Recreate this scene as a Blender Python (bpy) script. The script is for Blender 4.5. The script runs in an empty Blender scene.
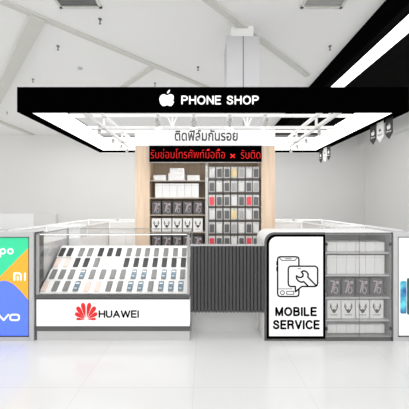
import bpy, bmesh, math
from mathutils import Vector, Matrix

SC = bpy.context.scene
COL = SC.collection
PI = math.pi
# ------------------------------------------------------------------ camera, world, lights, exposure
DIST = 2.486                 # camera to the front plane of the kiosk (y = 0), in metres
F = 262.0                    # focal length in pixels of a 409 px frame
EYE = 1.30
cam = bpy.data.cameras.new('camera'); cam.sensor_width = 36; cam.lens = F / 409 * 36
cam.shift_x = -0.5 / 409; cam.shift_y = -0.5 / 409
co = bpy.data.objects.new('camera', cam); COL.objects.link(co)
co.location = (0, -DIST, EYE); co.rotation_euler = (PI / 2, 0, 0)
SC.camera = co
w = bpy.data.worlds.new('world'); SC.world = w; w.use_nodes = True
bg = w.node_tree.nodes['Background']; bg.inputs[0].default_value = (1, 0.995, 0.985, 1); bg.inputs[1].default_value = 1.4


def area(name, loc, rot, sx, sy, power):
    l = bpy.data.lights.new(name, 'AREA'); l.shape = 'RECTANGLE'; l.size = sx; l.size_y = sy; l.energy = power
    o = bpy.data.objects.new(name, l); COL.objects.link(o); o.location = loc; o.rotation_euler = rot
    return o


area('hall_fill', (-.5, .2, 4.8), (0, 0, 0), 7, 3.5, 110)  # unseen area lamps added as fill, no fixtures modelled
area('hall_fill', (0, -4.5, 4.6), (math.radians(35), 0, 0), 9, 3, 170)
area('hall_fill', (-.5, 7.2, 4.6), (0, 0, 0), 16, 5.5, 330)  # added behind the kiosk to brighten ceiling and walls by bounce
SC.view_settings.view_transform = 'Standard'; SC.view_settings.look = 'None'
SC.view_settings.gamma = 1; SC.view_settings.use_curve_mapping = False
SC.view_settings.exposure = 0.0


# ------------------------------------------------------------------ helpers
def X(px, y=0.0): return (px - 205.0) * (DIST + y) / F
def Z(py, y=0.0): return EYE + (204.0 - py) * (DIST + y) / F


def mat(name, col, rough=0.5, metal=0.0, emit=0.0, ecol=None, noise=0.0, nscale=8.0, spec=0.5):
    m = bpy.data.materials.new(name); m.use_nodes = True
    nt = m.node_tree; b = nt.nodes['Principled BSDF']
    c = tuple(col) + (1,)
    b.inputs['Base Color'].default_value = c
    b.inputs['Roughness'].default_value = rough; b.inputs['Metallic'].default_value = metal
    b.inputs['Specular IOR Level'].default_value = spec
    if noise > 0:
        tc = nt.nodes.new('ShaderNodeTexCoord'); n = nt.nodes.new('ShaderNodeTexNoise'); n.inputs['Scale'].default_value = nscale
        n.inputs['Detail'].default_value = 4
        r = nt.nodes.new('ShaderNodeValToRGB')
        r.color_ramp.elements[0].position = 0.3; r.color_ramp.elements[1].position = 0.7
        r.color_ramp.elements[0].color = tuple(v * (1 - noise) for v in col) + (1,)
        r.color_ramp.elements[1].color = tuple(min(1, v * (1 + noise)) for v in col) + (1,)
        nt.links.new(tc.outputs['Object'], n.inputs['Vector']); nt.links.new(n.outputs['Fac'], r.inputs['Fac'])
        nt.links.new(r.outputs['Color'], b.inputs['Base Color'])
    if emit > 0:
        b.inputs['Emission Color'].default_value = tuple(ecol or col) + (1,)
        b.inputs['Emission Strength'].default_value = emit
    return m


def glass_mat(name, tint, gloss=0.08, milk=0.0):
    m = bpy.data.materials.new(name); m.use_nodes = True
    nt = m.node_tree; nt.nodes.clear()
    out = nt.nodes.new('ShaderNodeOutputMaterial')
    t = nt.nodes.new('ShaderNodeBsdfTransparent'); t.inputs[0].default_value = (tint, tint, tint * 1.0, 1)
    g = nt.nodes.new('ShaderNodeBsdfGlossy'); g.inputs['Roughness'].default_value = 0.03
    fr = nt.nodes.new('ShaderNodeLayerWeight'); fr.inputs['Blend'].default_value = 0.25
    ma = nt.nodes.new('ShaderNodeMath'); ma.operation = 'MULTIPLY'; ma.inputs[1].default_value = gloss * 4
    mx = nt.nodes.new('ShaderNodeMixShader')
    nt.links.new(fr.outputs['Fresnel'], ma.inputs[0]); nt.links.new(ma.outputs[0], mx.inputs[0])
    nt.links.new(t.outputs[0], mx.inputs[1]); nt.links.new(g.outputs[0], mx.inputs[2])
    last = mx
    if milk > 0:
        d = nt.nodes.new('ShaderNodeBsdfDiffuse'); d.inputs[0].default_value = (.93, .93, .93, 1)
        m2 = nt.nodes.new('ShaderNodeMixShader'); m2.inputs[0].default_value = milk
        nt.links.new(mx.outputs[0], m2.inputs[1]); nt.links.new(d.outputs[0], m2.inputs[2]); last = m2
    nt.links.new(last.outputs[0], out.inputs[0])
    return m


def wood_mat(name, a, b):
    m = bpy.data.materials.new(name); m.use_nodes = True
    nt = m.node_tree; p = nt.nodes['Principled BSDF']; p.inputs['Roughness'].default_value = 0.5
    tc = nt.nodes.new('ShaderNodeTexCoord'); mp = nt.nodes.new('ShaderNodeMapping'); mp.inputs['Scale'].default_value = (14, 14, 0.9)
    n = nt.nodes.new('ShaderNodeTexNoise'); n.inputs['Scale'].default_value = 2.2; n.inputs['Detail'].default_value = 6
    n.inputs['Distortion'].default_value = 0.6
    r = nt.nodes.new('ShaderNodeValToRGB'); r.color_ramp.elements[0].position = 0.3; r.color_ramp.elements[1].position = 0.72
    r.color_ramp.elements[0].color = a + (1,); r.color_ramp.elements[1].color = b + (1,)
    nt.links.new(tc.outputs['Object'], mp.inputs['Vector']); nt.links.new(mp.outputs[0], n.inputs['Vector'])
    nt.links.new(n.outputs['Fac'], r.inputs['Fac']); nt.links.new(r.outputs['Color'], p.inputs['Base Color'])
    return m


def floor_mat():
    m = bpy.data.materials.new('glossy_white_tile'); m.use_nodes = True
    nt = m.node_tree; p = nt.nodes['Principled BSDF']; p.inputs['Roughness'].default_value = 0.16
    p.inputs['Specular IOR Level'].default_value = 0.6
    tc = nt.nodes.new('ShaderNodeTexCoord'); mp = nt.nodes.new('ShaderNodeMapping'); mp.inputs['Location'].default_value = (0.33, 0.25, 0)
    br = nt.nodes.new('ShaderNodeTexBrick'); br.offset = 0; br.inputs['Scale'].default_value = 1.0
    br.inputs['Brick Width'].default_value = 0.8; br.inputs['Row Height'].default_value = 0.8
    br.inputs['Mortar Size'].default_value = 0.003; br.inputs['Mortar Smooth'].default_value = 0.3
    br.inputs['Color1'].default_value = (.735, .735, .735, 1); br.inputs['Color2'].default_value = (.75, .748, .745, 1)
    br.inputs['Mortar'].default_value = (.66, .66, .66, 1)
    nt.links.new(tc.outputs['Object'], mp.inputs['Vector']); nt.links.new(mp.outputs[0], br.inputs['Vector'])
    nt.links.new(br.outputs['Color'], p.inputs['Base Color'])
    n = nt.nodes.new('ShaderNodeTexNoise'); n.inputs['Scale'].default_value = 3; n.inputs['Detail'].default_value = 5
    mr = nt.nodes.new('ShaderNodeMapRange'); mr.inputs['To Min'].default_value = 0.12; mr.inputs['To Max'].default_value = 0.26
    nt.links.new(tc.outputs['Object'], n.inputs['Vector']); nt.links.new(n.outputs['Fac'], mr.inputs['Value'])
    nt.links.new(mr.outputs[0], p.inputs['Roughness'])
    return m


def ridge_mat():
    return mat('charcoal_paint', (.052, .052, .054), 0.6, noise=0.04, nscale=20)


def poster_phone_mat():
    m = bpy.data.materials.new('printed_blue_phone'); m.use_nodes = True
    nt = m.node_tree; p = nt.nodes['Principled BSDF']; p.inputs['Roughness'].default_value = 0.4
    tc = nt.nodes.new('ShaderNodeTexCoord'); mp = nt.nodes.new('ShaderNodeMapping'); mp.inputs['Rotation'].default_value = (0, 0.5, 0)
    wv = nt.nodes.new('ShaderNodeTexNoise'); wv.inputs['Scale'].default_value = 9
    r = nt.nodes.new('ShaderNodeValToRGB')
    e = r.color_ramp.elements; e[0].position = .35; e[0].color = (.01, .10, .32, 1); e[1].position = .65; e[1].color = (.12, .62, .68, 1)
    nt.links.new(tc.outputs['Object'], mp.inputs['Vector']); nt.links.new(mp.outputs[0], wv.inputs['Vector'])
    nt.links.new(wv.outputs['Fac'], r.inputs['Fac']); nt.links.new(r.outputs['Color'], p.inputs['Base Color'])
    nt.links.new(r.outputs['Color'], p.inputs['Emission Color']); p.inputs['Emission Strength'].default_value = 0.35
    return m


M = dict(
    floor=floor_mat(),
    ceil=mat('ceiling_white', (.88, .88, .87), .9, noise=.01, nscale=.5),
    wall=mat('wall_grey', (.76, .755, .74), .8, noise=.012, nscale=.6),
    beam=mat('ceiling_groove_grey', (.66, .66, .62), .9, noise=.02),
    black=mat('black_laminate', (.0006, .0006, .0006), .8, spec=0),
    blackceil=mat('black_ceiling_paint', (.002, .002, .002), .9, noise=.15, nscale=3, spec=0),
    charceil=mat('charcoal_ceiling_paint', (.008, .008, .008), .9, noise=.15, nscale=3, spec=0),
    white=mat('white_laminate', (.92, .92, .92), .35, noise=.01),
    whitemetal=mat('white_powder_coat', (.92, .92, .91), .4, noise=.01),
    lit=mat('backlit_white_acrylic', (.25, .25, .25), .5, emit=.78, ecol=(1, 1, 1)),
    lining=mat('led_lining', (.8, .8, .8), .5, emit=1.5, ecol=(1, 1, 1)),
    litstrong=mat('led_panel', (.9, .9, .9), .4, emit=2.2, ecol=(1, 1, 1)),
    letterlit=mat('backlit_letter', (.5, .5, .5), .4, emit=.75, ecol=(1, 1, 1)),
    wood=wood_mat('pale_oak', (.68, .51, .37), (.84, .67, .51)),
    woodback=wood_mat('beige_backing', (.37, .28, .19), (.46, .36, .26)),
    shelfw=mat('greige_shelf_board', (.44, .39, .33), .5, noise=.04),
    dkwood=mat('dark_rail', (.09, .08, .07), .5, noise=.1),
    greymetal=mat('brushed_silver', (.55, .55, .56), .4, metal=.35, noise=.03),
    edgegrey=mat('dull_silver_edge', (.36, .36, .36), .4, noise=.03),
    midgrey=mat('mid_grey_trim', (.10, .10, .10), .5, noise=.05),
    ltgrey=mat('light_grey_laminate', (.54, .54, .54), .4, noise=.02),
    cabgrey=mat('cabinet_inner_grey', (.33, .33, .33), .5, noise=.03),
    rib=ridge_mat(),
    glass=glass_mat('clear_glass', .96, .05),
    glassdk=glass_mat('grey_tinted_glass', .95, .05, .06),
    glassmilk=glass_mat('hazy_glass', .95, .05, .55),
    pink=mat('rose_phone', (.85, .70, .64), .3, noise=.02),
    cream=mat('cream_phone', (.85, .80, .70), .3, noise=.02),
    phdark=mat('black_phone', (.03, .03, .03), .3, noise=.1),
    phgrey=mat('grey_phone', (.22, .22, .215), .35, noise=.06),
    screen=mat('blue_phone_screen', (.14, .21, .27), .2, emit=.08, ecol=(.12, .25, .35), noise=.4, nscale=60),
    screenhi=mat('phone_widget', (.6, .68, .72), .3, emit=.3, ecol=(.6, .7, .75)),
    card=mat('white_carton', (.82, .82, .81), .55, noise=.015),
    carddk=mat('dark_carton', (.09, .085, .09), .45, noise=.15, nscale=30),
    ink=mat('dark_ink', (.04, .04, .04), .5, noise=.05),
    inkpale=mat('pale_ink', (.44, .42, .44), .5, noise=.05),
    inkpink=mat('pink_ink', (.48, .27, .32), .5, noise=.05),
    packlt=mat('case_pack_card', (.62, .62, .61), .45, noise=.02),
    casedk=mat('dark_phone_case', (.12, .12, .125), .4, noise=.1),
    casegr=mat('grey_phone_case', (.40, .40, .40), .4, noise=.05),
    casewh=mat('white_phone_case', (.74, .74, .73), .4, noise=.02),
    casered=mat('red_phone_case', (.80, .07, .10), .4, noise=.05),
    caseye=mat('yellow_phone_case', (.80, .62, .30), .4, noise=.05),
    red=mat('red_led', (.5, .0, .0), .5, emit=.75, ecol=(1, .0, .0)),
    green=mat('poster_green', (.03, .55, .26), .35, emit=.30, ecol=(.03, .80, .42), noise=.01),
    orange=mat('poster_orange', (.85, .40, .03), .35, emit=.22, ecol=(1, .45, .03), noise=.01),
    blue=mat('poster_blue', (.08, .16, .75), .35, emit=.45, ecol=(.10, .20, 1), noise=.01),
    logored=mat('logo_red', (.78, .012, .015), .5, noise=.15, nscale=12),
    penblack=mat('pennant_black', (.025, .025, .027), .5, noise=.1),
    posterphone=poster_phone_mat(),
    posterdark=mat('printed_dark_phone', (.03, .10, .09), .4, noise=.4, nscale=14),
    sprink=mat('sprinkler_metal', (.18, .18, .18), .4, metal=.4, noise=.05),
    grille=mat('grille_grey', (.20, .20, .20), .6, noise=.05),
    grillelt=mat('pale_grille_grey', (.42, .42, .42), .6, noise=.03),
    spot=mat('spotlight_white', (.72, .72, .70), .4, noise=.02),
    lens=mat('spotlight_lens', (.30, .30, .30), .3, noise=.02),
    colm=mat('column_paint', (.50, .50, .515), .6, noise=.01, nscale=1),
)


class MB:
    """collects geometry in world coordinates"""
    def __init__(s): s.bm = bmesh.new()

    def box(s, x0, x1, y0, y1, z0, z1, bev=0.0):
        r = bmesh.ops.create_cube(s.bm, size=1.0)
        vs = r['verts']
        for v in vs:
            v.co = Vector(((x0 + x1) / 2 + v.co.x * (x1 - x0), (y0 + y1) / 2 + v.co.y * (y1 - y0), (z0 + z1) / 2 + v.co.z * (z1 - z0)))
        if bev > 0:
            es = list({e for v in vs for e in v.link_edges})
            bmesh.ops.bevel(s.bm, geom=es, offset=bev, segments=2, affect='EDGES', profile=.5)
        return s

    def beam(s, a, b, wd, ht, up=(0, 0, 1)):
        a, b = Vector(a), Vector(b); d = (b - a); L = d.length; d.normalize()
        u = Vector(up); sd = d.cross(u); sd.normalize(); u = sd.cross(d)
        r = bmesh.ops.create_cube(s.bm, size=1.0)
        for v in r['verts']:
            c = v.co.copy(); v.co = (a + b) / 2 + d * (c.x * L) + sd * (c.y * wd) + u * (c.z * ht)
        return s

    def cyl(s, a, b, r0, r1=None, seg=12):
        a, b = Vector(a), Vector(b); d = b - a
        r = bmesh.ops.create_cone(s.bm, cap_ends=True, segments=seg, radius1=r0, radius2=r0 if r1 is None else r1, depth=d.length)
        q = d.to_track_quat('Z', 'Y').to_matrix().to_4x4()
        bmesh.ops.transform(s.bm, matrix=Matrix.Translation((a + b) / 2) @ q, verts=r['verts'])
        return s

    def prism(s, pts, y0, y1):
        """pts: (x, z) outline in the XZ plane, thickness y0..y1"""
        f = [s.bm.verts.new((p[0], y0, p[1])) for p in pts]; k = [s.bm.verts.new((p[0], y1, p[1])) for p in pts]
        n = len(pts)
        A = s.bm.faces.new(f); B = s.bm.faces.new(k[::-1])
        for i in range(n): s.bm.faces.new((f[i], k[i], k[(i + 1) % n], f[(i + 1) % n]))
        bmesh.ops.triangulate(s.bm, faces=[A, B])
        return s

    def stroke(s, pts, wd, y0, y1, closed=False):
        """a line of width wd along (x, z) points"""
        p = [Vector((q[0], 0, q[1])) for q in pts]
        if closed: p.append(p[0])
        for a, b in zip(p, p[1:]):
            if (b - a).length < 1e-6: continue
            s.beam((a.x, (y0 + y1) / 2, a.z), (b.x, (y0 + y1) / 2, b.z), wd, abs(y1 - y0), up=(0, 1, 0))
        for q in p:
            s.cyl((q.x, y0, q.z), (q.x, y1, q.z), wd / 2, seg=8)
        return s

    def extr_z(s, pts, z0, z1):
        f = [s.bm.verts.new((p[0], p[1], z0)) for p in pts]; k = [s.bm.verts.new((p[0], p[1], z1)) for p in pts]
        n = len(pts); s.bm.faces.new(f); s.bm.faces.new(k[::-1])
        for i in range(n): s.bm.faces.new((f[i], k[i], k[(i + 1) % n], f[(i + 1) % n]))
        return s

    def build(s, name, m, parent=None, label=None, kind=None, smooth=False):
        bmesh.ops.recalc_face_normals(s.bm, faces=s.bm.faces)
        off = wloc(parent) if parent else Vector((0, 0, 0))
        if parent is None:      # origin at the base centre
            xs = [v.co for v in s.bm.verts]
            off = Vector(((min(v.x for v in xs) + max(v.x for v in xs)) / 2, (min(v.y for v in xs) + max(v.y for v in xs)) / 2, min(v.z for v in xs)))
        bmesh.ops.translate(s.bm, verts=s.bm.verts, vec=-off)
        me = bpy.data.meshes.new(name); s.bm.to_mesh(me); s.bm.free()
        me.materials.append(m)
        if smooth:
            for f in me.polygons: f.use_smooth = True
        o = bpy.data.objects.new(name, me); COL.objects.link(o)
        if parent: o.parent = parent
        else: o.location = off
        if label: o['label'] = label
        if kind: o['kind'] = kind
        return o


def wloc(o):
    v = Vector((0, 0, 0))
    while o: v += o.location; o = o.parent
    return v


def tag(o, label, cat, group=None):
    o['label'] = label; o['category'] = cat
    if group: o['group'] = group
    return o


def thing(name, label, cat, loc, group=None):
    o = bpy.data.objects.new(name, None); COL.objects.link(o); o.location = loc; o.empty_display_size = .05
    return tag(o, label, cat, group)


def copy_tree(o, parent=None):
    c = o.copy(); COL.objects.link(c)
    if parent: c.parent = parent
    for ch in [k for k in ALLCH.get(o.name, [])]: copy_tree(ch, c)
    return c


ALLCH = {}
def reg(o):
    ALLCH[o.name] = list(o.children)
    for c in o.children: reg(c)


def text(name, body, box, y, m, parent, bold=0.0, depth=.002, label=None):
    """flat lettering facing the camera side, fitted into box = (x0, x1, z0, z1)"""
    c = bpy.data.curves.new('t', 'FONT'); c.body = body; c.size = 1; c.offset = bold; c.fill_mode = 'BOTH' if False else c.fill_mode
    c.resolution_u = 4
    o = bpy.data.objects.new('t', c); COL.objects.link(o); bpy.context.view_layer.update()
    me = bpy.data.meshes.new_from_object(o.evaluated_get(bpy.context.evaluated_depsgraph_get()))
    bpy.data.objects.remove(o)
    b = MB(); b.bm.from_mesh(me); bpy.data.meshes.remove(me)
    xs = [v.co.x for v in b.bm.verts]; ys = [v.co.y for v in b.bm.verts]
    x0, x1, y0, y1 = min(xs), max(xs), min(ys), max(ys)
    for v in b.bm.verts:
        v.co = Vector((box[0] + (v.co.x - x0) / (x1 - x0) * (box[1] - box[0]), y, box[2] + (v.co.y - y0) / (y1 - y0) * (box[3] - box[2])))
    r = bmesh.ops.extrude_face_region(b.bm, geom=list(b.bm.faces))
    for v in [g for g in r['geom'] if isinstance(g, bmesh.types.BMVert)]: v.co.y -= depth
    return b.build(name, m, parent, label)


def _ell(cx, cz, rx, rz, a0, a1, n): return [(cx + rx * math.cos(math.radians(a0 + (a1 - a0) * i / n)), cz + rz * math.sin(math.radians(a0 + (a1 - a0) * i / n))) for i in range(n + 1)]


GLY = {
    'P': (.60, [[(0, 0), (0, 1), (.36, 1), (.53, .94), (.60, .76), (.53, .57), (.36, .5), (0, .5)]]),
    'H': (.64, [[(0, 0), (0, 1)], [(.64, 0), (.64, 1)], [(0, .52), (.64, .52)]]),
    'O': (.78, [_ell(.39, .5, .39, .5, 0, 360, 18)]),
    'N': (.64, [[(0, 0), (0, 1), (.64, 0), (.64, 1)]]),
    'E': (.55, [[(.55, 0), (0, 0), (0, 1), (.55, 1)], [(0, .52), (.50, .52)]]),
    'S': (.62, [[(.58, .79), (.50, .93), (.31, 1), (.11, .94), (.04, .77), (.12, .61), (.32, .53), (.52, .44), (.61, .26), (.52, .07), (.31, 0), (.09, .07), (.01, .24)]]),
    'U': (.62, [[(0, 1), (0, .30), (.08, .08), (.31, 0), (.54, .08), (.62, .30), (.62, 1)]]),
    'A': (.72, [[(0, 0), (.36, 1), (.72, 0)], [(.14, .34), (.58, .34)]]),
    'W': (1.02, [[(0, 1), (.25, 0), (.51, .98), (.77, 0), (1.02, 1)]]),
    'I': (0.0, [[(0, 0), (0, 1)]]),
    'M': (.74, [[(0, 0), (0, 1), (.37, .02), (.74, 1), (.74, 0)]]),
    'B': (.60, [[(0, 0), (0, 1), (.34, 1), (.50, .93), (.55, .77), (.50, .60), (.34, .53), (0, .53)], [(.34, .53), (.54, .45), (.60, .27), (.54, .08), (.36, 0), (0, 0)]]),
    'L': (.50, [[(0, 1), (0, 0), (.50, 0)]]),
    'R': (.62, [[(0, 0), (0, 1), (.38, 1), (.54, .94), (.60, .76), (.54, .58), (.38, .51), (0, .51)], [(.38, .51), (.54, .42), (.58, .25), (.62, 0)]]),
    'V': (.68, [[(0, 1), (.34, 0), (.68, 1)]]),
    'C': (.70, [_ell(.39, .5, .39, .5, 42, 318, 14)]),
    ' ': (.20, []),
}


def letters(name, body, box, y, m, parent, sw, gap=.30, depth=.0015):
    """sans lettering of even stroke sw (metres), fitted into box = (x0, x1, z0, z1)"""
    tot = sum(GLY[c][0] for c in body) + gap * (len(body) - 1)
    sx = (box[1] - box[0] - sw) / tot; sz = box[3] - box[2] - sw
    b = MB(); x = box[0] + sw / 2; z = box[2] + sw / 2
    for c in body:
        for st in GLY[c][1]: b.stroke([(x + p[0] * sx, z + p[1] * sz) for p in st], sw, y - depth, y)
        x += (GLY[c][0] + gap) * sx
    return b.build(name, m, parent)


def rrect(x0, x1, z0, z1, r, tl=True, tr=True, bl=True, br=True, n=6):
    p = []
    for (cx, cz, a, on, kx, kz) in ((x1 - r, z1 - r, 0, tr, x1, z1), (x0 + r, z1 - r, 90, tl, x0, z1), (x0 + r, z0 + r, 180, bl, x0, z0), (x1 - r, z0 + r, 270, br, x1, z0)):
        if on:
            for i in range(n + 1):
                t = math.radians(a + 90 * i / n); p.append((cx + r * math.cos(t), cz + r * math.sin(t)))
        else: p.append((kx, kz))
    return p


APPLE = [(0, .60), (-.07, .66), (-.17, .69), (-.29, .67), (-.39, .58), (-.44, .46), (-.44, .31), (-.40, .17), (-.33, .06), (-.25, 0), (-.16, -.01), (-.06, .03),
         (.02, .04), (.10, .02), (.19, -.02), (.27, .01), (.35, .10), (.42, .23), (.36, .28), (.31, .36), (.31, .46), (.35, .54), (.40, .59), (.32, .66), (.21, .69), (.10, .66)]
LEAF = [(0, .73), (.02, .82), (.08, .90), (.17, .96), (.17, .88), (.13, .79), (.07, .74)]


def apple(b, cx, z0, h, y0, y1):
    b.prism([(cx + p[0] * h, z0 + p[1] * h) for p in APPLE], y0, y1)
    b.prism([(cx + p[0] * h, z0 + p[1] * h) for p in LEAF], y0, y1)
    return b


# ------------------------------------------------------------------ structure
CZ = 5.0
YB = 11.44
MB().box(-16, 8.5, -9, YB, -.1, 0).build('floor', M['floor'], kind='structure')
MB().box(-16, 8.7, -9, YB + .2, CZ, CZ + .15).build('ceiling', M['ceil'], kind='structure')
MB().box(-16, 8.7, YB, YB + .2, 0, CZ).build('wall_back', M['wall'], kind='structure')
MB().box(8.5, 8.7, -1, YB, 0, CZ).build('wall_right', M['wall'], kind='structure')
MB().box(8.14, 8.5, -1, YB, 4.40, CZ).build('trim_1', M['wall'], kind='structure')
# black ceiling zone on the right with its line light
MB().box(3.60, 8.14, -3, YB, CZ - .02, CZ).build('trim_2', M['charceil'], kind='structure')
MB().box(3.28, 3.60, -3, YB, CZ - .15, CZ).build('trim_3', M['blackceil'], kind='structure')


def cp(px, py, z=CZ):
    r = (z - EYE) * (F / DIST) / (204 - py)
    return ((px - 205) * r * DIST / F, (r - 1) * DIST)


def cbeam(name, a, b, wd, ht, ea=0, eb=0):
    A = Vector(cp(*a)).to_3d(); B = Vector(cp(*b)).to_3d(); d = (B - A).normalized()
    A -= d * ea; B += d * eb
    return MB().beam((A.x, A.y, CZ - ht / 2), (B.x, B.y, CZ - ht / 2), wd, ht).build(name, M['beam'], kind='structure')


cbeam('trim_4', (75, 31), (200, 84), .13, .05, 6, 3.2)
cbeam('trim_5', (38, 15), (2, 88), .26, .09, 0, 3)
cbeam('trim_6', (210, 0), (275, 50), .13, .05, 3, 1.75)
cbeam('trim_7', (153, 66), (125, 85), .13, .05, 0, 2)
MB().box(-9.3, -9.05, -3, YB, CZ - .05, CZ).build('trim_8', M['beam'], kind='structure')
# low white parapet along the back wall at the left
MB().box(-16, -8.9, YB - .30, YB, 0, .79).build('trim_9', M['white'], kind='structure')
MB().box(-8.9, -7.8, YB - .26, YB, 0, .77).build('trim_10', M['wall'], kind='structure')
# column turned 45 degrees behind the kiosk
cx = X(243.2, 2.85)
MB().box(cx - .335, cx + .335, 2.85, 3.52, 0, 4.72).build('column', M['colm'], kind='structure')
MB().box(cx - .006, cx + .006, 2.844, 2.85, 0, 4.72).build('trim_11', M['dkwood'], kind='structure')
MB().box(cx - .23, cx + .23, 2.96, 3.42, 4.72, CZ).build('column_capital', M['ceil'], kind='structure')

# line light
t = thing('ceiling_line_light', 'long white line light recessed in the black ceiling at right', 'ceiling light', (4.14, 3, CZ - .03))
MB().box(3.93, 4.36, -2.5, 7.0, CZ - .034, CZ - .022).build('diffuser', M['litstrong'], t)
b = MB(); b.box(3.90, 3.93, -2.5, 7.0, CZ - .045, CZ - .02); b.box(4.36, 4.39, -2.5, 7.0, CZ - .045, CZ - .02)
b.build('frame', M['charceil'], t)


def vent(x0, x1, y0, y1, m, label):
    t = thing('ceiling_vent', label, 'vent', ((x0 + x1) / 2, (y0 + y1) / 2, CZ - .03))
    b = MB(); fw = .05
    b.box(x0, x1, y0, y0 + fw, CZ - .03, CZ); b.box(x0, x1, y1 - fw, y1, CZ - .03, CZ)
    b.box(x0, x0 + fw, y0, y1, CZ - .03, CZ); b.box(x1 - fw, x1, y0, y1, CZ - .03, CZ)
    b.build('frame', M['beam'], t)
    b = MB(); b.box(x0 + fw, x1 - fw, y0 + fw, y1 - fw, CZ - .01, CZ - .004)
    for i in range(12):
        yy = y0 + fw + (y1 - y0 - 2 * fw) * (i + .5) / 12
        b.box(x0 + fw, x1 - fw, yy - .008, yy + .008, CZ - .024, CZ - .01)
    b.build('grille', m, t)


vent(-2.72, -1.93, 1.62, 2.44, M['grille'], 'dark grey ceiling vent grille at the upper left above the canopy')
vent(1.79, 2.57, 1.62, 2.44, M['grillelt'], 'pale grey ceiling vent grille right of the column')

sp = None
SPR = [(100, 19, 'sprinkler head just below the dark ceiling vent'), (58, 46, 'sprinkler head left of the dark vent, under the long groove'),
       (33, 79, 'sprinkler head above the left corner of the canopy fascia'), (7, 112, 'sprinkler head farthest left, left of the canopy'),
       (330, 46, 'sprinkler head beside the black ceiling at right'), (198, 67, 'sprinkler head between the ceiling grooves left of the column'),
       (155, 83, 'sprinkler head just above the apple mark on the fascia')]
for px, py, lb in SPR:
    x, y = cp(px, py)
    if sp is None:
        o = sp = thing('sprinkler', lb, 'sprinkler', (x, y, CZ), 'sprinkler heads on the white ceiling')
        MB().cyl((x, y, CZ), (x, y, CZ - .012), .035).build('rose', M['sprink'], o)
        MB().cyl((x, y, CZ - .012), (x, y, CZ - .09), .012, seg=8).cyl((x, y, CZ - .09), (x, y, CZ - .096), .024).build('nozzle', M['sprink'], o)
        reg(o)
    else:
        o = copy_tree(sp); o.location = (x, y, CZ); o['label'] = lb
x, y = cp(80, 68)
o = MB().cyl((x, y, CZ - .035), (x, y, CZ), .05, .065, 20).build('smoke_detector', M['ltgrey'])
tag(o, 'round pale smoke detector on the ceiling above the canopy at left', 'smoke detector')

# ------------------------------------------------------------------ canopy
CL, CR, CB = -1.784, 1.926, 1.955       # left, right, back
CZ0, CZ1 = 2.173, 2.41
t = canopy = thing('kiosk_canopy', 'black square-edged kiosk canopy with white lit lining and truss grid', 'canopy', (0, 1, CZ0))
fas = MB().box(CL, CR, 0, .03, CZ0, CZ1).build('front_fascia', M['black'], t, 'black fascia with white shop lettering')
MB().box(CL, CL + .12, .03, CB, CZ0, CZ1).build('side_fascia', M['black'], t)
MB().box(CR - .12, CR, .03, CB, CZ0, CZ1).build('side_fascia', M['black'], t)
MB().box(CL + .12, CR - .12, CB - .17, CB, CZ0, CZ1).build('rear_fascia', M['black'], t)
zt = CZ1 - .02
MB().box(CL + .12, CL + .128, .03, CB - .17, CZ0 + .004, zt).build('light_lining', M['lining'], t, 'white lit inner lining')
MB().box(CR - .128, CR - .12, .03, CB - .17, CZ0 + .004, zt).build('light_lining', M['lining'], t, 'white lit inner lining')
MB().box(CL + .128, CR - .128, CB - .178, CB - .17, CZ0 + .004, zt).build('light_lining', M['lining'], t, 'white lit inner lining')
letters('lettering', 'PHONE SHOP', (X(181.3), X(258.8), Z(104.6), Z(95.7)), -.001, M['letterlit'], fas, 1.45 / 105.4)
apple(MB(), X(167), Z(106), 17 / 105.4, -.004, -.001).build('logo', M['letterlit'], fas)

TXL, TXR = -1.24, 1.366
zb, ztp = 2.237, 2.385


def truss(a, b, n, m=M['whitemetal'], diag=True, rr=.016):
    """planar truss with two chords, rungs and diagonals; a, b are (x, y)"""
    k = MB()
    A = Vector((a[0], a[1], 0)); B = Vector((b[0], b[1], 0))
    up = Vector((0, 0, 1))
    k.beam(A + up * ztp, B + up * ztp, .040, .034); k.beam(A + up * zb, B + up * zb, .040, .034)
    for i in range(n + 1):
        P = A.lerp(B, i / n)
        k.beam(P + up * zb, P + up * ztp, .022, .022, up=(1, .01, 0))
        if i < n and diag:
            Q = A.lerp(B, (i + 1) / n)
            k.beam(P + up * (zb if i % 2 else ztp), Q + up * (ztp if i % 2 else zb), .018, .018)
    k.build('truss', m, canopy, 'white steel lattice truss')


TY1, TY2 = .735, 1.435
truss((TXL, .03), (TXL, CB - .18), 5, diag=False)
truss((TXR, .03), (TXR, CB - .18), 5, diag=False)
b = MB()
for TY in (TY1, TY2):
    for z in (ztp, zb): b.box(CL + .128, CR - .128, TY - .017, TY + .017, z - .017, z + .017)
    for x in (TXL, -.40, .52, TXR):
        b.beam((x, TY, zb), (x, TY, ztp), .022, .022, up=(1, 0, 0))
    for x in (-.40, .52):
        b.beam((x, TY, zb), (x - .06, TY, ztp), .02, .02, up=(0, 1, 0)); b.beam((x, TY, zb), (x + .06, TY, ztp), .02, .02, up=(0, 1, 0))
b.build('truss', M['whitemetal'], canopy, 'pair of white cross trusses')

# spotlights clamped to the trusses
SPW = ['leftmost', 'second from left', 'third from left', 'rightmost']
spot0 = None


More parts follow.
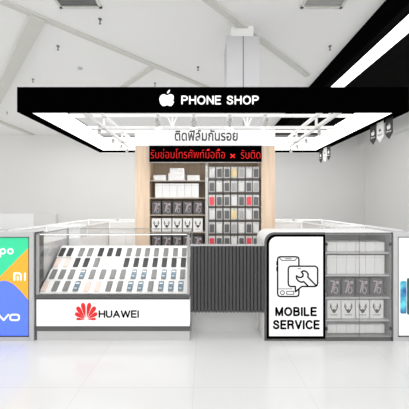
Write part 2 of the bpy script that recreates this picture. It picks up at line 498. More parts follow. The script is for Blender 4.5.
def spotlight(x, y, z, rz, label, scl=.75):
    global spot0
    if spot0 is None:
        o = thing('spotlight', label, 'spotlight', (0, 0, 0), 'white spotlights on the canopy trusses')
        MB().box(-.013, .013, -.013, .013, -.03, 0).build('clamp', M['spot'], o)
        MB().cyl((0, 0, -.03), (0, 0, -.055), .006, seg=8).box(-.028, .028, -.006, .006, -.060, -.052).box(-.028, -.024, -.006, .006, -.095, -.055).box(.024, .028, -.006, .006, -.095, -.055).build('bracket', M['spot'], o)
        h = MB().cyl((0, -.035, -.080), (0, .045, -.112), .024, .024, 16).build('lamp_head', M['spot'], o)
        MB().cyl((0, .0451, -.1121), (0, .049, -.1137), .021, .021, 16).build('lens', M['letterlit'], h)
        MB().cyl((0, -.036, -.0796), (0, -.042, -.077), .017, .017, 16).build('back_cap', M['lens'], h)
        ld = bpy.data.lights.new('spot_beam', 'SPOT'); ld.energy = 14; ld.spot_size = 2.2; ld.spot_blend = .8; ld.shadow_soft_size = .02; ld.color = (1, .97, .92)
        lo = bpy.data.objects.new('spot_beam', ld); COL.objects.link(lo); lo.parent = h; lo.location = (0, .056, -.117); lo.rotation_euler = (math.radians(40), 0, 0)
        reg(o); spot0 = o
    else:
        o = copy_tree(spot0); o['label'] = label
    o.location = (x, y, z); o.rotation_euler = (0, 0, rz); o.scale = (scl, scl, scl)
    return o


for i, px in enumerate((159, 194, 229, 264)):
    sobj = spotlight(X(px, TY1), TY1 - .10, ztp + .012, 0, 'white spotlight above the shelf header, %s of its row of four' % SPW[i], 1.3)
    am = MB().box(-.008, .008, 0, .063, -.022, -.008).build('arm', M['spot']); am.location = (0, .024, -.022); am.parent = sobj
ORD4 = ['nearest', 'second nearest', 'third nearest', 'farthest']
for i, r in enumerate((1.236, 1.42, 1.557, 1.68)):
    spotlight(TXL - .0, (r - 1) * DIST, zb - .018, .5, 'white spotlight under the left canopy truss, %s of four' % ORD4[i])
for i, r in enumerate((1.26, 1.42, 1.56, 1.68)):
    spotlight(TXR + .0, (r - 1) * DIST, zb - .018, -.5, 'white spotlight under the right canopy truss, %s of four' % ORD4[i])

# pennants hanging from the right side beam
PEN = [(.17, 'penblack', 'black pennant with white apple mark, nearest of the canopy pennants'), (.305, 'white', 'white pennant with dark apple mark between two black ones, near group'),
       (.42, 'penblack', 'black pennant with white apple mark, left of the near white pennant'), (1.465, 'penblack', 'small black pennant right of the far white pennant'),
       (1.585, 'white', 'white pennant in the far group under the canopy corner'), (1.735, 'penblack', 'black pennant at the far end of the canopy side beam')]
for y, mk, lb in PEN:
    o = thing('pennant', lb, 'pennant', (CR - .06, y, CZ0), 'pennants hung under the right canopy beam')
    # built facing -Y around the origin, then turned to face -X
    c = o.location.copy(); o.location = (0, 0, 0)
    wd, ht = .052, .215
    MB().prism([(-wd, 0), (wd, 0), (wd, -ht * .76), (0, -ht), (-wd, -ht * .76)], -.002, .002).build('cloth', M[mk], o)
    ik = M['white'] if mk == 'penblack' else M['ink']
    hh_ = .062 if mk == 'penblack' else .034
    apple(MB(), 0, -.115 if mk == 'penblack' else -.10, hh_, -.0045, -.0022).build('logo', ik, o)
    text('lettering', 'iPhone', (-.035, .035, -.145, -.127), -.0022, ik if mk == 'penblack' else M['inkpale'], o, bold=.01)
    o.location = c; o.rotation_euler = (0, 0, -PI / 2)

# ------------------------------------------------------------------ shelf cabinet at the back
SY = 1.119
SB = SY + .29
def SX(px): return X(px, SY)
def SZ(py): return Z(py, SY)
t = shelf = thing('shelf_cabinet', 'tall pale oak shelf cabinet with white header behind the counters', 'cabinet', (0, SY + .15, 0))
MB().box(SX(135), SX(149.5), SY, SB, 0, SZ(146)).build('side_panel', M['wood'], t)
MB().box(SX(261.5), SX(275), SY, SB, 0, SZ(146)).build('side_panel', M['wood'], t)
MB().box(SX(149.5), SX(261.5), SB - .02, SB, 0, SZ(146)).build('back_panel', M['woodback'], t)
MB().box(SX(205.3), SX(208.3), SY + .005, SB - .02, 0, SZ(163)).build('divider', M['ltgrey'], t)
hd = MB().box(SX(135), SX(275), SY - .012, SB, SZ(146), SZ(126.3)).build('header', M['lit'], t, 'white lit header board with Thai lettering')
text('lettering', 'ติดฟิล์มกันรอย', (SX(174.8), SX(237.6), SZ(141.2), SZ(129.8)), SY - .013, M['ink'], hd, bold=.02)
SH = [180.3, 197.6, 214.6, 232.0, 249.3, 268, 290]
for py in SH:
    b = MB().box(SX(149.5), SX(205.3), SY + .01, SB - .02, SZ(py) - .014, SZ(py))
    b.build('shelf', M['shelfw'], t)
ROWZ = [177.6, 191.6, 205.7, 219.5, 233.3, 247.2]
for py in ROWZ:
    MB().box(SX(208.3), SX(261.5), SY + .03, SB - .02, SZ(py) - .028, SZ(py) - .004).build('rail', M['dkwood'], t, 'dark rail under a row of cases')

t = thing('led_sign', 'black LED scroll sign with red Thai letters under the white header', 'sign', (0, SY - .02, SZ(162.5)))
MB().box(SX(149.7), SX(261.3), SY - .03, SY + .004, SZ(162.8), SZ(146.1)).build('housing', M['black'], t)
b = MB(); y0, y1 = SY - .034, SY - .030
b.box(SX(149.2), SX(261.8), y0 , y1, SZ(163.1), SZ(162.5)); b.box(SX(149.2), SX(149.7), y0, y1, SZ(162.5), SZ(146.2)); b.box(SX(261.3), SX(261.8), y0, y1, SZ(162.5), SZ(146.2)); b.build('frame', M['greymetal'], t)
text('lettering', 'รับซ่อมโทรศัพท์มือถือ', (SX(151.3), SX(224.6), SZ(158.6), SZ(149.2)), SY - .031, M['red'], t, bold=-.02)
text('lettering', '×', (SX(230), SX(235), SZ(158.6), SZ(154.2)), SY - .031, M['red'], t, bold=.01)
text('lettering', 'รับติด', (SX(240.7), SX(259.8), SZ(159.0), SZ(150.0)), SY - .031, M['red'], t, bold=-.02)


# ---- cartons
def plain_carton(name, x0, x1, y0, y1, z0, z1, label, group):
    o = thing(name, label, 'box', ((x0 + x1) / 2, (y0 + y1) / 2, z0), group)
    MB().box(x0, x1, y0, y1, z0, z1, .002).build('carton', M['card'], o)
    MB().box(x0 - .0006, x1 + .0006, y0 - .0006, y1 - .002, z1 - (z1 - z0) * .14, z1 - (z1 - z0) * .125).build('lid_seam', M['ltgrey'], o)
    return o


def dark_carton(w_, h_, d_):
    o = thing('printed_box', '', 'box', (0, 0, 0))
    MB().box(-w_ / 2, w_ / 2, 0, d_, 0, h_, .0015).build('carton', M['carddk'], o)
    s = h_
    b = MB(); b.stroke([(-.26 * w_, .86 * s), (.02 * w_, .84 * s), (-.20 * w_, .22 * s)], .10 * w_, -.0018, -.0003)
    b.build('printed_numeral', M['inkpale'], o)
    b = MB(); b.stroke([(.16 * w_, .80 * s), (.02 * w_, .55 * s), (.0 * w_, .35 * s)], .09 * w_, -.0018, -.0003)
    b.build('printed_stroke', M['inkpink'], o)
    b = MB()
    pts = [(.14 * w_ + .16 * w_ * math.cos(a * PI / 6), .33 * s + .17 * s * math.sin(a * PI / 6)) for a in range(12)]
    b.stroke(pts, .06 * w_, -.0018, -.0003, True)
    b.build('printed_ring', M['inkpale'], o)
    MB().box(.20 * w_, .38 * w_, -.0015, -.0003, .70 * s, .86 * s).build('printed_patch', M['inkpale'], o)
    reg(o); return o


def mark_carton(w_, h_, d_):
    o = thing('printed_box', '', 'box', (0, 0, 0))
    MB().box(-w_ / 2, w_ / 2, 0, d_, 0, h_, .0015).build('carton', M['card'], o)
    b = MB(); q = w_
    for sg in (-1, 1):
        b.stroke([(sg * .24 * q, .78 * h_), (sg * .27 * q, .62 * h_), (sg * .17 * q, .47 * h_), (sg * .07 * q, .36 * h_)], .075 * q, -.0018, -.0003)
        b.stroke([(sg * .24 * q, .70 * h_), (sg * .12 * q, .60 * h_)], .05 * q, -.0018, -.0003)
    b.prism(rrect(-.11 * q, .11 * q, .30 * h_, .50 * h_, .07 * q), -.0018, -.0003)
    b.build('printed_mark', M['ink'], o)
    b = MB()
    for i in range(5): b.box((-.26 + .11 * i) * q, (-.19 + .11 * i) * q, -.0012, -.0003, .17 * h_, .215 * h_)
    b.build('printed_line', M['ink'], o)
    reg(o); return o


O5 = ['leftmost', 'second from left', 'middle', 'second from right', 'rightmost']
O4 = ['leftmost', 'second from left', 'third from left', 'rightmost']
O6 = ['leftmost', 'second', 'third', 'fourth', 'fifth', 'rightmost']
OR = ['first', 'second', 'third', 'fourth', 'fifth', 'sixth', 'seventh', 'eighth', 'ninth', 'tenth', 'eleventh', 'twelfth', 'thirteenth', 'fourteenth', 'fifteenth', 'sixteenth']
IY = SY + .03
z = SZ(180.3) + .001
G = 'white cartons on the top shelf of the oak cabinet'
plain_carton('white_box', SX(153.2), SX(165.6), IY, IY + .16, z, SZ(174.9), 'low white carton at the left of the top oak shelf', G)
plain_carton('white_box', SX(187), SX(199.6), IY, IY + .16, z, SZ(174.9), 'low white carton at the right of the top oak shelf', G)
plain_carton('white_box', SX(168), SX(184.4), IY - .01, IY + .16, z, SZ(173.1) - .001, 'wide white carton in the middle of the top oak shelf, under another', G)
plain_carton('white_box', SX(169.5), SX(183.6), IY, IY + .15, SZ(173.1), SZ(167.8), 'white carton lying on top of the middle carton', G)
z = SZ(197.6) + .001
for i in range(6):
    a = 154.8 + 7.35 * i
    plain_carton('white_box', SX(a), SX(a + 7.1), IY, IY + .12, z, SZ(183.2), 'upright white carton, %s of six in the row on the second oak shelf' % O6[i], 'upright white cartons on the second oak shelf')
dw, dh = 8.7 / 72.0, 12.7 / 72.0
D0 = None
def put(proto, first, loc, label, group):
    o = proto if first else copy_tree(proto)
    o.location = loc; o['label'] = label; o['group'] = group
    return o
darkp = dark_carton(8.9 / 71.6, 12.9 / 71.6, .09)
markp = mark_carton(9.2 / 71.6, 13.3 / 71.6, .10)
for i in range(5):
    put(darkp, i == 0, (X(156.5 + 10.35 * i, IY), IY, SZ(214.6) + .001), 'dark printed box with pale 7-shaped print, %s on the third oak shelf' % O5[i], 'dark printed boxes on the third oak shelf')
for i in range(5):
    put(markp, i == 0, (X(156.3 + 10.4 * i, IY), IY, SZ(232) + .001), 'white box with black horned mark, %s on the fourth oak shelf' % O5[i], 'white marked boxes on the fourth oak shelf')
for i in range(5):
    put(darkp, False, (X(156.5 + 10.35 * i, IY), IY, SZ(249.3) + .001), 'dark printed box, %s on the lowest visible oak shelf' % O5[i], 'dark printed boxes on the lowest visible oak shelf')

# ---- phone case packs
CODE = ['WDDYLWD', 'DWDLWDL', 'RDDWDRD', 'WDDYLWD', 'DWDLWDW', 'RDDWDRD']
CM = dict(W=('casewh', 'white'), D=('casedk', 'dark grey'), Y=('caseye', 'yellow'), L=('casegr', 'light grey'), R=('casered', 'red'))
CXP = [212, 219.3, 226.9, 234.2, 241.5, 248.9, 256.0]
RN = ['top', 'second', 'third', 'fourth', 'fifth', 'lowest visible']
protos = {}
CY = SY + .025
for r, row in enumerate(CODE):
    for c, k in enumerate(row):
        lb = 'hanging %s phone case pack, %s of seven from left in the %s row' % (CM[k][1], OR[c], RN[r])
        if k not in protos:
            o = thing('phone_case_pack', lb, 'phone case', (0, 0, 0))
            wd, hh = .043, .156
            MB().box(-wd, wd, 0, .016, 0, hh, .002).build('pack', M['packlt'], o)
            MB().prism(rrect(-wd * .72, wd * .72, hh * .08, hh * .80, .008), -.006, -.0003).build('phone_case', M[CM[k][0]], o)
            MB().cyl((0, -.012, hh * .92), (0, -.0003, hh * .92), .004, seg=8).build('hang_hole', M['dkwood'], o)
            reg(o); protos[k] = o
        else:
            o = copy_tree(protos[k]); o['label'] = lb
        o['group'] = 'phone case packs on the right side of the oak cabinet'
        o.location = (X(CXP[c], CY), CY, SZ(ROWZ[r]) - .003)

# ------------------------------------------------------------------ left lightbox
def lightbox(x0, x1, label):
    t = thing('lightbox_stand', label, 'lightbox', ((x0 + x1) / 2, .06, 0))
    fw = 4.6 / 105.4
    z1 = Z(232.2)
    b = MB(); b.box(x0, x0 + fw, 0, .13, 0, z1, .002); b.box(x1 - fw, x1, 0, .13, 0, z1, .002)
    b.box(x0 + fw, x1 - fw, 0, .13, z1 - fw, z1); b.box(x0 + fw, x1 - fw, 0, .13, 0, fw * .85)
    b.build('frame', M['greymetal'], t)
    b = MB(); g = .008
    ix0, ix1, iz0, iz1 = x0 + fw, x1 - fw, fw * .85, z1 - fw
    b.box(ix0, ix0 + g, .002, .012, iz0, iz1); b.box(ix1 - g, ix1, .002, .012, iz0, iz1); b.box(ix0, ix1, .002, .012, iz0, iz0 + g); b.box(ix0, ix1, .002, .012, iz1 - g, iz1)
    b.build('gasket', M['ink'], t)
    return t, (ix0 + g, ix1 - g, iz0 + g, iz1 - g)


t, (a0, a1, b0, b1) = lightbox(X(-24), X(33.6), 'silver framed lightbox with green, orange and blue phone brand poster at left')
pst = MB().box(a0, a1, .012, .12, b0, b1).build('poster', M['green'], t, 'green poster sheet')
def P(px, py): return (X(px), Z(py))
def cl(pts): return [(min(max(p[0], a0), a1), min(max(p[1], b0), b1)) for p in pts]
MB().prism(cl([P(28.8, 247.7), P(-1, 277), P(-19, 294.5), P(-19, 312), P(28.8, 312)]), .0105, .012).build('orange_area', M['orange'], pst)
MB().prism(cl([P(28.8, 301.5), P(20, 291.5), P(13, 284.8), P(8, 282), P(3, 280.9), P(-3, 282), P(-10, 287), P(-19, 297), P(-19, 337), P(28.8, 337)]), .009, .0105).build('blue_area', M['blue'], pst)
b = MB(); sw = 1.35 / 105.4
for cxp in (-12.9, -5.6, 1.9, 9.5):
    rx = 2.5
    pts = [P(cxp + rx * math.cos(a * PI / 8), 251.5 + 2.45 * math.sin(a * PI / 8)) for a in range(16)]
    b.stroke(pts, sw, .0095, .012, True)
for cxp in (-5.6, 1.9): b.stroke([P(cxp - 2.5, 251), P(cxp - 2.5, 257)], sw, .0095, .012)
b.build('lettering', M['letterlit'], pst, 'white word on the green area')
b = MB()
sw = 1.7 / 105.4
b.stroke([P(13.6, 280.2), P(13.6, 273.6), P(18.6, 273.6), P(20.2, 275.2), P(20.2, 280.2)], sw, .009, .0105); b.stroke([P(16.9, 276.8), P(16.9, 280.2)], sw * .9, .009, .0105)
b.stroke([P(24.2, 273.6), P(24.2, 280.2)], sw, .009, .0105)
b.build('lettering', M['letterlit'], pst, 'white two letter logo on the orange area')
b = MB(); sw = 1.6 / 105.4
b.stroke([P(-2, 315), P(3, 320.6), P(7.8, 315)], sw, .0075, .009)
b.stroke([P(-15.6, 315), P(-11.5, 320.6), P(-8, 315)], sw, .0075, .009); b.stroke([P(-4.8, 315), P(-4.8, 320.6)], sw, .0075, .009)
b.stroke([(X(14) + 4.6 / 105.4 * c_, Z(317.8) + 2.8 / 105.4 * s_) for c_, s_ in ((-.95, .6), (-.6, 1), (.6, 1), (.95, .6), (.95, -.6), (.6, -1), (-.6, -1), (-.95, -.6))], sw, .0075, .009, True)
b.build('lettering', M['letterlit'], pst, 'white word on the blue area')

MB().box(X(33.7), X(36.0), .02, .12, 0, Z(232.4)).build('shade_strip', M['midgrey'], t, 'dark strip standing in for shade beside the frame')  # dark colour paints the shade between lightbox frame and showcase
t, (a0, a1, b0, b1) = lightbox(X(393.4), X(451), 'silver framed lightbox with white poster of blue phones at right edge')
pst = MB().box(a0, a1, .012, .12, b0, b1).build('poster', M['lit'], t, 'white poster sheet')
MB().prism(rrect(X(401.2), X(407.2), Z(314), Z(281.3), .014), .009, .012).build('phone_picture', M['posterphone'], pst, 'printed blue and teal phone')
MB().prism(rrect(X(407.9), X(424), Z(315), Z(278.5), .014), .008, .012).build('phone_picture', M['posterdark'], pst, 'printed dark phone')

# ------------------------------------------------------------------ glass showcase
x0, x1 = X(36.2), X(189.6)
DEP = .57
t = show = thing('glass_showcase', 'long white glass showcase counter with sloping phone display and red petal logo', 'display counter', ((x0 + x1) / 2, DEP / 2, 0))
z1 = Z(341) ; zp = Z(331.3)
MB().box(x0, x1, .012, DEP, 0, zp).build('plinth', M['ltgrey'], t)
MB().box(x0, x1, .004, DEP, zp, Z(327)).build('lower_trim', M['midgrey'], t, 'dark grey lower trim')
pn = MB().box(x0, x1, .004, .10, Z(326.6), Z(299.6)).build('brand_panel', M['lit'], t, 'white lit front panel with red logo')
MB().box(x0, x1, .10, DEP, Z(327), Z(299.6)).build('body', M['white'], t)
b = MB(); b.box(x0, x1, .002, .05, Z(299.6), Z(298.2)); b.box(x0, x1, .002, .012, Z(327.2), Z(326.4)); b.build('panel_edging', M['ink'], t, 'black edging around the front panel')  # black strips along the top and bottom of the front panel
MB().box(x0, x1, .000, .05, Z(298.2), Z(294.6)).build('upper_trim', M['midgrey'], t, 'grey upper trim')
MB().box(x0, x1, .012, .03, Z(294.6), Z(293.4)).box(x0, x1, .05, DEP, Z(299.6), Z(295)).build('deck', M['white'], t)
letters('lettering', 'HUAWEI', (X(98.5), X(138.8), Z(318), Z(310.4)), .0038, M['black'], pn, 1.5 / 105.4, .25)
b = MB(); lc = P(86, 319.5)
u = 1 / 105.4
for sg in (-1, 1):
    for ang, ln, wd in ((11, 17, 4.2), (35, 15.5, 4.4), (60, 12.5, 3.9), (87, 9.6, 2.5)):
        a = math.radians(ang) * sg; d = Vector((math.sin(a), math.cos(a))); n = Vector((d.y, -d.x))
        cc = Vector((lc[0] + sg * .35 * u, lc[1]))
        pts = []
        for f, s_ in ((.10, 0), (.40, .55), (.65, .92), (.84, 1), (.95, .7), (1, 0), (.95, -.7), (.84, -1), (.65, -.92), (.40, -.55)):
            q = cc + d * (f * ln * u) + n * (s_ * wd * .5 * u); pts.append((q.x, q.y))
        b.prism(pts, .0018, .0038)
b.build('logo', M['logored'], pn, 'red fan of eight petals')
# stepped display board (white): rows of phones at 45 degrees
ROWS = [(1.146, .778), (1.115, .681), (1.07, .589), (1.033, .496)]
b = MB()
prof = [(.03, Z(295) + .0)]
k = .052
b2 = []
for (r, zc) in reversed(ROWS):
    y = (r - 1) * DIST
    b2 += [(y - .046, zc - .050), (y + .044, zc + .040)]
prof = [(b2[0][0], Z(295))] + b2 + [(.44, .835), (.44, Z(295))]
vs0 = [b.bm.verts.new((x0 + .012, p[0], p[1])) for p in prof]; vs1 = [b.bm.verts.new((x1 - .012, p[0], p[1])) for p in prof]
n = len(prof)
A = b.bm.faces.new(vs0); B = b.bm.faces.new(vs1[::-1])
for i in range(n): b.bm.faces.new((vs0[i], vs1[i], vs1[(i + 1) % n], vs0[(i + 1) % n]))
bmesh.ops.triangulate(b.bm, faces=[A, B])
b.build('display_board', M['white'], t)
zg = Z(233.6); zd = Z(294.6)
MB().box(x0, x1, .006, .012, zd, zg - .004).build('front_pane', M['glass'], t)
MB().box(x0 + .004, x1 - .004, .012, DEP - .006, zg - .008, zg - .002).build('top_pane', M['glass'], t)
for xx in (x0, x1 - .006): MB().box(xx, xx + .006, .014, DEP, zd, zg - .009).build('side_pane', M['glass'], t)
b = MB()
b.box(x0, x1, .000, .008, zg - .008, zg); b.box(x0, x1, DEP - .008, DEP, zg - .008, zg)
b.box(x0, x0 + .008, .0, DEP, zg - .008, zg); b.box(x1 - .008, x1, .0, DEP, zg - .008, zg)
for xx in (x0, x1 - .022): b.box(xx, xx + .022, .0, .014, zd, zg)
for xx in (x0, x1 - .014): b.box(xx, xx + .014, DEP - .014, DEP, .46, zg)
b.build('edge_frame', M['edgegrey'], t, 'thin silver edge frame')

MB().box(x0 + .03, x1 - .03, .012, .022, zg - .013, zg - .009).build('added_glow_strip', M['litstrong'], t, 'added thin glowing strip that brightens the display')  # glowing strip added to whiten the display board
l = area('showcase_fill', ((x0 + x1) / 2, .10, zg - .03), (math.radians(25), 0, 0), 1.35, .08, 1.5)  # fill lamp added inside the showcase to brighten the board
# ---- phones
R1 = [(62.4, 'K'), (70.2, 'K'), (81.6, 'G'), (90.4, 'G'), (101.1, 'K'), (110.3, 'K'), (118.8, 'K'), (129.2, 'G'), (138.5, 'G'), (147.5, 'G'), (156.5, 'G'), (166, 'G'), (175.5, 'G'), (184.3, 'G')]
R2 = [(57.5, 'P'), (67.3, 'P'), (76.9, 'K'), (86.4, 'K'), (96.8, 'G'), (107, 'C'), (117, 'C'), (126.6, 'K'), (136.4, 'K'), (145.6, 'K'), (155.2, 'K'), (164.4, 'K'), (174, 'K'), (183.3, 'K')]
R3 = [(53.6, 'G'), (62.4, 'G'), (71.8, 'G'), (82.6, 'S'), (92.4, 'G'), (102.9, 'G'), (113.2, 'G'), (123, 'G'), (134, 'S'), (144, 'S'), (154.2, 'G'), (164.0, 'S'), (173.6, 'S'), (182.6, 'G')]
R4 = [(45.2, 'P'), (55.8, 'G'), (66.7, 'G'), (77, 'S'), (87.6, 'P'), (98, 'P'), (109.2, 'G'), (119.8, 'G'), (130.3, 'S'), (140.4, 'S'), (150.7, 'G'), (161, 'S'), (171, 'S'), (180.8, 'S')]
PM = dict(K=('phdark', 'black'), G=('phgrey', 'grey'), P=('pink', 'rose white'), C=('cream', 'cream white'), S=('phgrey', 'blue-screened'))
protos = {}
for ri, (rr_, row) in enumerate(zip(ROWS, (R1, R2, R3, R4))):
    r, zc = rr_
    for ci, (px, k) in enumerate(row):
        lb = '%s phone on the sloping display, %s from left in the %s row' % (PM[k][1], OR[ci], ('top', 'second', 'third', 'bottom')[ri])
        if k not in protos:
            o = thing('smartphone', lb, 'phone', (0, 0, 0))
            L, W_ = .106, .051
            MB().prism(rrect(-W_ / 2, W_ / 2, -L / 2, L / 2, .006), -.009, -.001).build('phone_body', M[PM[k][0]], o)
            if k == 'S':
                s_ = MB().box(-W_ / 2 + .005, W_ / 2 - .005, -.0098, -.0091, -L / 2 + .008, L / 2 - .008).build('screen', M['screen'], o, 'dark blue lit screen')
                MB().box(-.018, .018, -.0104, -.0099, L * .20, L * .34).box(-.016, .010, -.0104, -.0099, -L * .25, -L * .17).build('screen_widget', M['screenhi'], s_)
            else:
                MB().box(-W_ / 2 + .003, W_ / 2 - .003, -.0096, -.0091, -L / 2 + .006, L / 2 - .006).build('screen', M[PM[k][0]], o)
            reg(o); protos[k] = o
        else:
            o = copy_tree(protos[k]); o['label'] = lb
        y = (r - 1) * DIST
        o.location = ((px - 205) * (DIST + y) / F, y, zc - .0035); o.rotation_euler = (-PI / 4, 0, 0)
        o['group'] = 'phones on the showcase display'

# ------------------------------------------------------------------ slatted counter
x0, x1 = X(190.2), X(264.2)
t = thing('slatted_counter', 'charcoal vertically slatted counter front between showcase and service cabinet', 'counter', ((x0 + x1) / 2, .1, 0))
b = MB(); zlo, zhi = Z(312), Z(246)
b.box(x0, x1, .012, .05, zlo, zhi)
n = 21; p = (x1 - x0) / n
for i in range(n): b.box(x0 + p * (i + .12), x0 + p * (i + .82), -.012, .013, zlo, zhi)
b.build('slatted_panel', M['rib'], t)
MB().box(x0, x1, -.003, .055, zhi, Z(244.8)).build('top_trim', M['greymetal'], t, 'thin silver top trim')
MB().box(x0, x1 - .03, .196, .26, 0, zlo + .03).box(x0, x1 - .03, .02, .26, zlo + .0, zlo + .03).build('plinth', M['ltgrey'], t, 'light grey recessed plinth')

# ------------------------------------------------------------------ service cabinet
x0, xm, x1 = X(264.6), X(325.2), X(392.6)
DP = .375; zt = Z(232.4); R = .095
t = svc = thing('service_cabinet', 'white round-cornered service cabinet with poster and glazed shelves', 'cabinet', ((x0 + x1) / 2, DP / 2, 0))
MB().prism(rrect(x0, xm, 0, zt, R, tr=False, bl=False, br=False), .014, DP).build('body', M['white'], t)
b = MB()
b.box(xm, x1, .004, DP, zt - .018, zt)
b.build('worktop', M['white'], t)
b = MB(); b.box(x1 - .012, x1, .004, DP, 0, zt - .018); b.box(xm, x1 - .012, DP - .012, DP, 0, zt - .018); b.box(xm, x1 - .012, .004, DP - .012, 0, Z(336.6))
b.box(xm, xm + .008, .004, DP - .012, Z(336.6), zt - .018)
b.build('case', M['cabgrey'], t, 'grey inner case')
# front rim
g = 2.2 / 105.4
outer = rrect(x0, x1, 0, zt, R, tr=False, bl=False, br=False)
b = MB()
b.prism(rrect(x0, xm, 0, zt, R, tr=False, bl=False, br=False), .004, .014)
b.box(xm, x1, .0, .004, zt - .014, zt - .002); b.box(xm, x1, .0, .004, 0, Z(337.2)); b.box(x1 - .012, x1, .0, .004, 0, zt)
b.build('rim', M['midgrey'], t, 'dark grey front rim')
MB().prism(rrect(x0 + g, xm, Z(338.6), zt - g, R * .85, tr=False, bl=False, br=False), -.004, .004).build('poster_border', M['black'], t, 'black poster border')
ps = MB().prism(rrect(x0 + g * 2.0, xm - g * 1.15, Z(335.8), zt - g * 1.95, R * .75, tr=False, bl=False, br=False), -.007, -.004).build('poster', M['lit'], t, 'white poster sheet')
yy0, yy1 = -.009, -.007
letters('lettering', 'MOBILE', (X(275.0), X(316.6), Z(315.9), Z(306.6)), -.0072, M['black'], ps, 1.95 / 105.4, .34)
letters('lettering', 'SERVICE', (X(272.6), X(319.4), Z(329), Z(319.6)), -.0072, M['black'], ps, 1.95 / 105.4, .34)
b = MB(); sw = 1.45 / 105.4
b.stroke([P(298.6, 265.5), P(298.6, 259), P(298, 257.3), P(296, 256.6), P(280, 256.6), P(278, 257.3), P(277.4, 259), P(277.4, 293.5), P(278, 295.5), P(280, 296.2), P(296, 296.2), P(298, 295.5), P(298.6, 293.5), P(298.6, 289)], sw, yy0, yy1)
b.stroke([P(279.5, 258), P(281.5, 260.3), P(294.5, 260.3), P(296.5, 258)], sw * .5, yy0, yy1)
b.stroke([P(285, 258.6), P(291, 258.6)], sw * .5, yy0, yy1)
b.stroke([P(278, 288.6), P(292, 288.6)], sw * .4, yy0, yy1)
b.stroke([P(282.2 + 2 * math.cos(a * PI / 5), 292.4 + 2 * math.sin(a * PI / 5)) for a in range(10)], sw * .5, yy0, yy1, True)
b.stroke([P(286.5, 291), P(293.5, 291), P(293.5, 294), P(286.5, 294)], sw * .5, yy0, yy1, True)
b.stroke([P(276.8, 261.5), P(276.8, 264.5)], sw, yy0, yy1); b.stroke([P(276.8, 267), P(276.8, 270.5)], sw, yy0, yy1)
b.build('phone_icon', M['black'], ps, 'outline drawing of a phone')
b = MB()
b.stroke([P(290, 266), P(315, 266), P(317, 267.5), P(317.3, 269), P(317.3, 283), P(316.5, 285.3), P(314.5, 286.2), P(301.5, 286.2), P(295.2, 291.5), P(295, 286.2), P(290, 286.2), P(288.4, 285), P(288, 283), P(288, 269), P(288.5, 267)], sw, yy0, yy1, True)
b.stroke([P(297.5, 268.6), P(300.5, 268.6)], sw * .5, yy0, yy1)
b.build('speech_bubble_icon', M['black'], ps, 'outline drawing of a speech bubble')
def Q(a, c): return P(265 + a * .1467, 250 + c * .1467)
b = MB()
b.stroke([Q(292, 245), Q(262, 214), Q(245, 218), Q(224, 208), Q(213, 192), Q(213, 174), Q(226, 184), Q(242, 186), Q(256, 178), Q(258, 164), Q(246, 148), Q(262, 140), Q(280, 146), Q(292, 162), Q(290, 184), Q(345, 240)], sw * 1.05, yy0, yy1)
b.build('wrench_icon', M['black'], ps, 'outline drawing of a wrench')
# shelves, glass doors, hinges
SVY = .03
for py in (253.4, 276.2, 298.8, 321.6):
    MB().box(xm + .008, x1 - .012, .022, DP - .014, Z(py) - .007, Z(py) + .007).build('shelf', M['greymetal'], t)
xs = X(359.2)
dr = MB().box(xm + .002, xs - .001, -.004, .0, Z(336.8), zt - .014).build('glass_door', M['glassdk'], t)
MB().box(xm + .002, xm + .020, -.008, .004, Z(245.5), Z(242.8)).box(xm + .002, xm + .020, -.008, .004, Z(330), Z(327)).build('hinge', M['ink'], dr)
MB().box(xs - .004, xs - .001, -.006, -.004, Z(336.8), zt - .014).build('edge_strip', M['midgrey'], dr)
dr = MB().box(xs + .001, x1 - .012, -.004, .0, Z(336.8), zt - .014).build('glass_door', M['glassdk'], t)
MB().box(x1 - .030, x1 - .012, -.008, .004, Z(245.5), Z(242.8)).box(x1 - .030, x1 - .012, -.008, .004, Z(330), Z(327)).build('hinge', M['ink'], dr)

IY = .05
def rowbox(n, a, bpx, zpy, top, name, what, shelfn, group):
    stp = (bpx - a) / n
    for i in range(n):
        ord_ = ('leftmost',) + tuple(OR[1:n - 1]) + ('rightmost',)
        plain_carton(name, X(a + stp * i + .12, IY), X(a + stp * (i + 1) - .12, IY), IY, IY + .14, zpy + .0082, Z(top, IY),
                     '%s on the %s glazed cabinet shelf, %s of %s' % (what, shelfn, ord_[i], ['', '', '', '', 'four', 'five', 'six', 'seven'][n]), group)


rowbox(6, 327, 384.6, Z(253.4), 242.2, 'white_box', 'low white carton', 'top', 'low white cartons on the top glazed shelf')
rowbox(6, 327, 384.6, Z(276.2), 255.2, 'white_box', 'tall white carton', 'second', 'tall white cartons on the second glazed shelf')
rowbox(6, 327, 384.6, Z(336.6), 324.6, 'white_box', 'low white carton', 'bottom', 'low white cartons on the bottom of the glazed cabinet')
sd = copy_tree(darkp); sm = copy_tree(markp)
dd = (8.9 / 71.6); s1 = 12.4 / 103.3 / dd
for i in range(4):
    o = sd if i == 0 else copy_tree(darkp)
    o.scale = (s1, 1, 1.0); o.scale = (s1, 1, (17.6 / 103.3) / (12.9 / 71.6))
    o.location = (X(334 + 14.3 * i, IY), IY, Z(298.8) + .0082); o['label'] = 'dark printed box with pale 7-shaped print, %s of four behind the glass doors' % O4[i]; o['group'] = 'dark printed boxes in the glazed cabinet'
    o = sm if i == 0 else copy_tree(markp)
    o.scale = ((13.3 / 103.3) / (9.2 / 71.6), 1, (18.6 / 103.3) / (13.3 / 71.6))
    o.location = (X(334 + 14.3 * i, IY), IY, Z(321.6) + .0082); o['label'] = 'white box with black horned mark, %s of four behind the glass doors' % O4[i]; o['group'] = 'white marked boxes in the glazed cabinet'

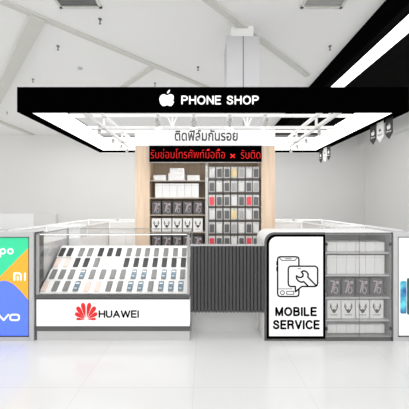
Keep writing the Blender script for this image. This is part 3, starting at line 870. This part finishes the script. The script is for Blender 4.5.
# ------------------------------------------------------------------ side and rear counters
ZB, ZR = .90, 1.04
def side_counter(sg, label, xo, xi, xf):
    t = thing('side_counter', label, 'display counter', (sg * 1.72, 1.2, 0))
    def bx(b, a0, a1, *r):
        return b.box(min(sg * a0, sg * a1), max(sg * a0, sg * a1), *r)
    y0 = .60; y1 = 1.95
    b = MB(); bx(b, xi, xo, y0, y1, 0, ZB); bx(b, xf, xo, .15, y0, 0, ZB); b.build('body', M['white'], t)
    b = MB(); q = .018
    bx(b, xo - q, xo, .15, y1, ZR - q, ZR); bx(b, xi, xi + q, y0, y1, ZR - q, ZR)
    bx(b, xi, xo, .76, .76 + q, ZR - q, ZR); bx(b, xi, xo, y1 - q, y1, ZR - q, ZR)
    for xx in (xi, xo - q):
        for yy in (.76, y1 - q): bx(b, xx, xx + q, yy, yy + q, ZB, ZR - q)
    b.build('edge_frame', M['lit2'], t, 'white edge frame')
    b = MB(); bx(b, xo - .008, xo - .004, .16, y1 - q, ZB, ZR - q); b.build('side_pane', M['glassmilk'], t)
    b = MB(); bx(b, xi + .004, xi + .008, y0, y1 - q, ZB, ZR - q); b.build('side_pane', M['glassmilk'], t)
    b = MB(); bx(b, xi + q, xo - q, .764, .768, ZB, ZR - q); b.build('divider_pane', M['glassmilk'], t)
    for k in range(3):
        b = MB(); ya = y0 + .02 + k * (.80 - .02) / 3
        bx(b, xi - .006, xi, ya, ya + .25, .10, ZB - .03); b.build('door', M['white'], t)


M['lit2'] = mat('white_edge_lacquer', (.95, .95, .95), .3, emit=.0, noise=.005)
side_counter(-1, 'white glass-topped side counter along the left of the kiosk', 1.975, 1.46, 1.625)
side_counter(1, 'white glass-topped side counter along the right of the kiosk', 1.99, 1.48, 1.80)
y0, y1 = 1.47, 1.95
t = thing('rear_counter', 'white glass-topped rear counter behind the oak shelf cabinet', 'display counter', (0, 1.7, 0))
MB().box(-1.45, 1.47, y0, y1, 0, ZB).build('body', M['white'], t)
b = MB(); q = .020
for (xa, xb) in ((-1.45, -1.0), (.93, 1.47)):
    b.box(xa, xb, y1 - q, y1, ZR - q, ZR); b.box(xa, xb, y0, y0 + q, ZR - q, ZR)
    for xx in (xa, xb - q): b.box(xx, xx + q, y0, y0 + q, ZB, ZR - q); b.box(xx, xx + q, y1 - q, y1, ZB, ZR - q)
b.build('edge_frame', M['lit2'], t, 'white edge frame')
for (xa, xb) in ((-1.45, -1.0), (.93, 1.47)):
    MB().box(xa + q, xb - q, y1 - .008, y1 - .004, ZB, ZR - q).build('glass_pane', M['glassmilk'], t)
    MB().box(xa + q, xb - q, y0 + .004, y0 + .008, ZB, ZR - q).build('glass_pane', M['glassmilk'], t)
for k in range(12):
    xa = -1.43 + k * .2405
    d = MB().box(xa, xa + .232, y0 - .012, y0, .10, ZB - .05).build('door', M['white'], t)
